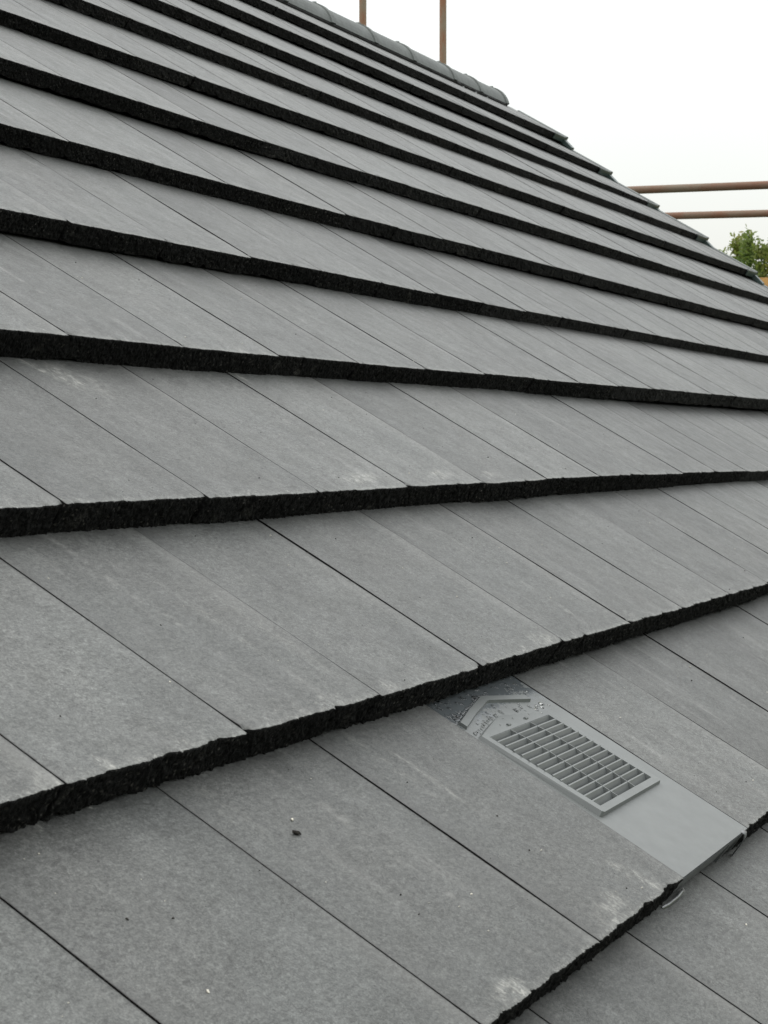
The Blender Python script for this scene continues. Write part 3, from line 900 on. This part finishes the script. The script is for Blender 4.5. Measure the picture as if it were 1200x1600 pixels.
# uncountable pin-head grit
mb = MB(); rg = random.Random(11)
def grit(c, k):
    for _ in range(k):
        u = rg.uniform(.1, 3.2); v = (c + rg.uniform(.03, .97)) * G
        if 1.20 < u < 1.56 and c == 0: continue
        p = ORI + Rx @ surf(u, v, c, .0003); r = rg.choice([.0005, .0006, .0008, .0012])
        q = [Vector((1, 0, 0)), Vector((0, 1, 0)), Vector((-1, .2, 0)), Vector((0, -1, .1)), Vector((.1, 0, 1)), Vector((0, 0, -1))]
        q = [p + Vector((a.x * rg.uniform(.6, 1.5), a.y * rg.uniform(.6, 1.5), a.z)) * r for a in q]
        mb.add(q, [(0, 1, 4), (1, 2, 4), (2, 3, 4), (3, 0, 4), (1, 0, 5), (2, 1, 5), (3, 2, 5), (0, 3, 5)], 0 if rg.random() < .5 else 1)
for c, k in ((-1, 30), (0, 90), (1, 110), (2, 110), (3, 90)): grit(c, k)
g_ = ob('grit', mb.mesh('grit', (PALE, DARK)))
tag(g_, 'scattered pin-head grit and sand grains on the nearest tiles', 'grit', kind='stuff')

# ------------------------------------------------------------------ house under the roof
EAV = ORI + Rx @ Vector((0, EV, -.2))
RDG = ORI + Rx @ APX
yF = EAV.y + .45; yB = 2 * RDG.y - yF
house = bpy.data.objects.new('house_walls', None); house.location = (3.5, RDG.y, 0); link(house)
tag(house, 'rendered house walls standing below the tiled roof', 'house', kind='thing')
def wpart(name, mb_, mats):
    o = ob(name, mb_.mesh(name, mats), house); o.location = -house.location; return o
zE = EAV.z - .03
mb = MB(); mb.box(U_START + .1, U_END - .12, yF, yF + .3, 0, zE + .12); wpart('front_wall', mb, (RENDER,))
mb = MB(); mb.box(U_START + .1, U_END - .12, yB - .3, yB, 0, zE + .12); wpart('back_wall', mb, (RENDER,))
tp = math.tan(PITCH)
for xa, xb in ((U_START + .1, U_START + .4), (U_END - .42, U_END - .12)):
    mb = MB(); ya, yb = yF + .302, yB - .302
    hA = RDG.z - .28 - (RDG.y - ya) * tp
    vs = [(x, y, z) for x in (xa, xb) for (y, z) in ((ya, 0), (yb, 0), (yb, hA), (RDG.y, RDG.z - .28), (ya, hA))]
    mb.add(vs, [(4, 3, 2, 1, 0), (5, 6, 7, 8, 9)] + [(i, (i + 1) % 5, 5 + (i + 1) % 5, 5 + i) for i in range(5)])
    wpart('gable_wall', mb, (RENDER,))
mb = MB(); mb.box(U_START, U_END - .05, EAV.y - .02, EAV.y + .005, EAV.z - .06, EAV.z + .12)
mb.box(U_START, U_END - .05, EAV.y + .006, yF - .003, EAV.z - .06, EAV.z - .045)
wpart('fascia', mb, (WHITE_UPVC,))
mb = MB()
n = 10; vs = []
for x in (U_START, U_END):
    for r_ in (.056, .052):
        for i in range(n + 1):
            t = pi + pi * i / n; vs.append((x, EAV.y - .085 + r_ * cos(t), EAV.z + .06 + r_ * sin(t)))
m = n + 1
mb.add(vs, [(i, i + 1, 2 * m + i + 1, 2 * m + i) for i in range(n)] + [(m + i + 1, m + i, 3 * m + i, 3 * m + i + 1) for i in range(n)]
       + [(0, 2 * m, 3 * m, m), (n, m + n, 3 * m + n, 2 * m + n)])
wpart('gutter', mb, (simple('black_gutter', rgb(.02), .4, .5),))

# ------------------------------------------------------------------ scaffold poles and board
def pole(name, a, b, mat, label, group='scaffold tubes'):
    a = Vector(a); b = Vector(b)
    o = bpy.data.objects.new(name, None); o.location = a; link(o)
    mb = MB(); n = 20; d = b - a
    L = d.length; K = max(2, int(L / .5))
    dn = d.normalized(); u = dn.orthogonal().normalized(); w_ = dn.cross(u); vs = []
    for j in range(K + 1):
        for i in range(n):
            t = 2 * pi * i / n; vs.append(d * (j / K) + (u * cos(t) + w_ * sin(t)) * .02415)
    for j, s_ in ((0, 0), (K, 0)):
        for i in range(n):
            t = 2 * pi * i / n; vs.append(d * (j / K) + (u * cos(t) + w_ * sin(t)) * .020)
    fs = [(j * n + i, j * n + (i + 1) % n, (j + 1) * n + (i + 1) % n, (j + 1) * n + i) for j in range(K) for i in range(n)]
    b1 = (K + 1) * n; b2 = b1 + n
    fs += [(i, b1 + i, b1 + (i + 1) % n, (i + 1) % n) for i in range(n)]
    fs += [(K * n + i, K * n + (i + 1) % n, b2 + (i + 1) % n, b2 + i) for i in range(n)]
    fs += [(b1 + i, b2 + i, b2 + (i + 1) % n, b1 + (i + 1) % n) for i in range(n)]
    mb.add(vs, fs)
    me = mb.mesh(name, (mat,), True)
    bpy.data.objects.remove(o)
    o = ob(name, me, None, a)
    tag(o, label, 'scaffold pole', group)
    return o
# standards beyond the ridge, run from the ground
pole('scaffold_pole', (10.718, 4.793, 5.0), (10.718, 4.793, 10.6), RUST, 'upright rusty scaffold pole with a paler foot, left of the two above the ridge')
pole('scaffold_pole', (11.487, 4.54, 5.0), (11.487, 4.54, 10.7), RUST, 'upright orange rusty scaffold pole, right of the two above the ridge')
for o_ in [o for o in bpy.data.objects if o.name.startswith('scaffold_pole')]:
    pass
pole('scaffold_rail', (10.742, 5.6, 8.112), (10.292, -.6, 7.943), RUST_Y, 'upper thick rusty horizontal scaffold rail right of the roof edge')
pole('scaffold_rail', (11.803, 5.6, 8.085), (11.565, -.6, 7.911), RUST_Y, 'lower rusty horizontal scaffold rail right of the roof edge')
# uprights carrying the rails, out of the picture to the right
pole('scaffold_pole', (10.36, -.35, 0.02), (10.36, -.35, 9.2), RUST, 'upright scaffold pole carrying the gable guard rails', 'scaffold tubes')
pole('scaffold_pole', (11.63, -.30, 0.02), (11.63, -.30, 9.2), RUST, 'outer upright scaffold pole at the gable lift', 'scaffold tubes')
mb = MB()
mb.box(-.019, .019, -3.0, 1.55, -.1125, .1125)
o = ob('scaffold_board', mb.mesh('scaffold_board', (WOOD,)), None, (11.50, 1.02, 7.447))
tag(o, 'orange timber toe board of the scaffold below the tree, at the roof edge', 'board')
pole('scaffold_rail', (11.50, 2.75, 7.31), (11.50, -.6, 7.27), RUST_Y, 'red brown tube under the orange timber board by the roof edge')

# ------------------------------------------------------------------ tree
LEAF = Mat('leaf', 0.55, 0.3)
vv = LEAF.coord('Object')
LEAF.base(LEAF.mix(LEAF.mr(LEAF.noise(vv, 1.6, 3), .35, .65), rgb(0.10, 0.165, 0.05), rgb(0.23, 0.20, 0.045)))
LEAF.b.inputs['Transmission Weight'].default_value = 0.0
tl = LEAF.n.new('ShaderNodeBsdfTranslucent'); tl.inputs['Color'].default_value = (0.22, 0.30, 0.06, 1)
mxs = LEAF.n.new('ShaderNodeMixShader'); mxs.inputs[0].default_value = 0.4
out = LEAF.n['Material Output']
LEAF.l.new(LEAF.b.outputs[0], mxs.inputs[1]); LEAF.l.new(tl.outputs[0], mxs.inputs[2]); LEAF.l.new(mxs.outputs[0], out.inputs['Surface'])
BARK = simple('bark', rgb(0.09, 0.07, 0.05), 0.9, 0.2, .3, 12, .6)
TX, TY = 27.2, 5.55
tree = bpy.data.objects.new('tree', None); tree.location = (TX, TY, 0); link(tree)
tag(tree, 'green and yellowish leafy tree with upright shoots beyond the right roof edge', 'tree')
rt = random.Random(21)
mb = MB(); shoots = []
mb.tube((0, 0, 0), (0, 0, 3.2), .19, 12, r2=.13)
mb.tube((0, 0, 3.19), (.1, .05, 7.4), .13, 10, r2=.04)
for i in range(30):
    z0 = rt.uniform(2.6, 7.2); a = rt.uniform(0, 2 * pi)
    rad = rt.uniform(.5, 1.0) * (1.75 - .13 * abs(z0 - 5)); 
    p = Vector((0, 0, z0 * .92)); q = Vector((cos(a) * rad, sin(a) * rad, z0 + rt.uniform(.4, 1.0)))
    mb.tube(p, q, .045, 6, r2=.016)
    for k in range(rt.randint(3, 5)):
        s0 = p.lerp(q, rt.uniform(.45, 1)); tip = s0 + Vector((rt.uniform(-.35, .35), rt.uniform(-.35, .35), rt.uniform(.7, 1.5)))
        if tip.z > 9.75: tip.z = 9.75 - rt.random() * .4
        mb.tube(s0, tip, .014, 5, r2=.004); shoots.append((s0, tip))
# named upright shoots on the side towards the roof
for (dy, top) in ((1.02, 9.42), (.80, 9.62), (.62, 9.58), (.40, 9.45), (.20, 9.50), (-.02, 9.82), (-.25, 9.95), (-.6, 10.0), (-1., 9.9)):
    for q_ in range(2):
        s0 = Vector((rt.uniform(-.5, .3), dy * .9, top - 1.7)); tip = Vector((s0.x + rt.uniform(-.1, .1), dy + rt.uniform(-.04, .04), top - rt.uniform(0, .15)))
        mb.tube(s0, tip, .014, 5, r2=.004); shoots.append((s0, tip))
ob('trunk', mb.mesh('trunk', (BARK,)), tree)
mb = MB()
def leaf(p, s):
    d = Vector((rt.gauss(0, 1), rt.gauss(0, 1), rt.gauss(.5, .8))).normalized(); e = d.orthogonal().normalized()
    e = Matrix.Rotation(rt.uniform(0, 6.28), 3, d) @ e
    mb.add([p, p + d * s * .5 + e * s * .24, p + d * s, p + d * s * .5 - e * s * .24], [(0, 1, 2, 3)])
for (a, b) in shoots:
    L = (b - a).length
    for k in range(int(520 * L)):
        t = rt.random(); sp_ = .17 * (1 - t * .8)
        leaf(a.lerp(b, t) + Vector((rt.gauss(0, sp_), rt.gauss(0, sp_), rt.gauss(0, .05))), rt.uniform(.05, .10))
o = ob('crown', mb.mesh('crown', (LEAF.m,)), tree)

# ------------------------------------------------------------------ ground
gm = Mat('grass_ground', 0.9, 0.2); gv = gm.coord('Object')
gm.base(gm.mix(gm.mr(gm.noise(gv, .15, 6, .7), .4, .6), rgb(.045, .07, .022), rgb(.075, .085, .035)))
mb = MB(); mb.add([(-1500, -1500, 0), (1500, -1500, 0), (1500, 1500, 0), (-1500, 1500, 0)], [(0, 1, 2, 3)])
o = ob('ground', mb.mesh('ground', (gm.m,))); o['kind'] = 'structure'; o['label'] = 'grassy ground round the house'
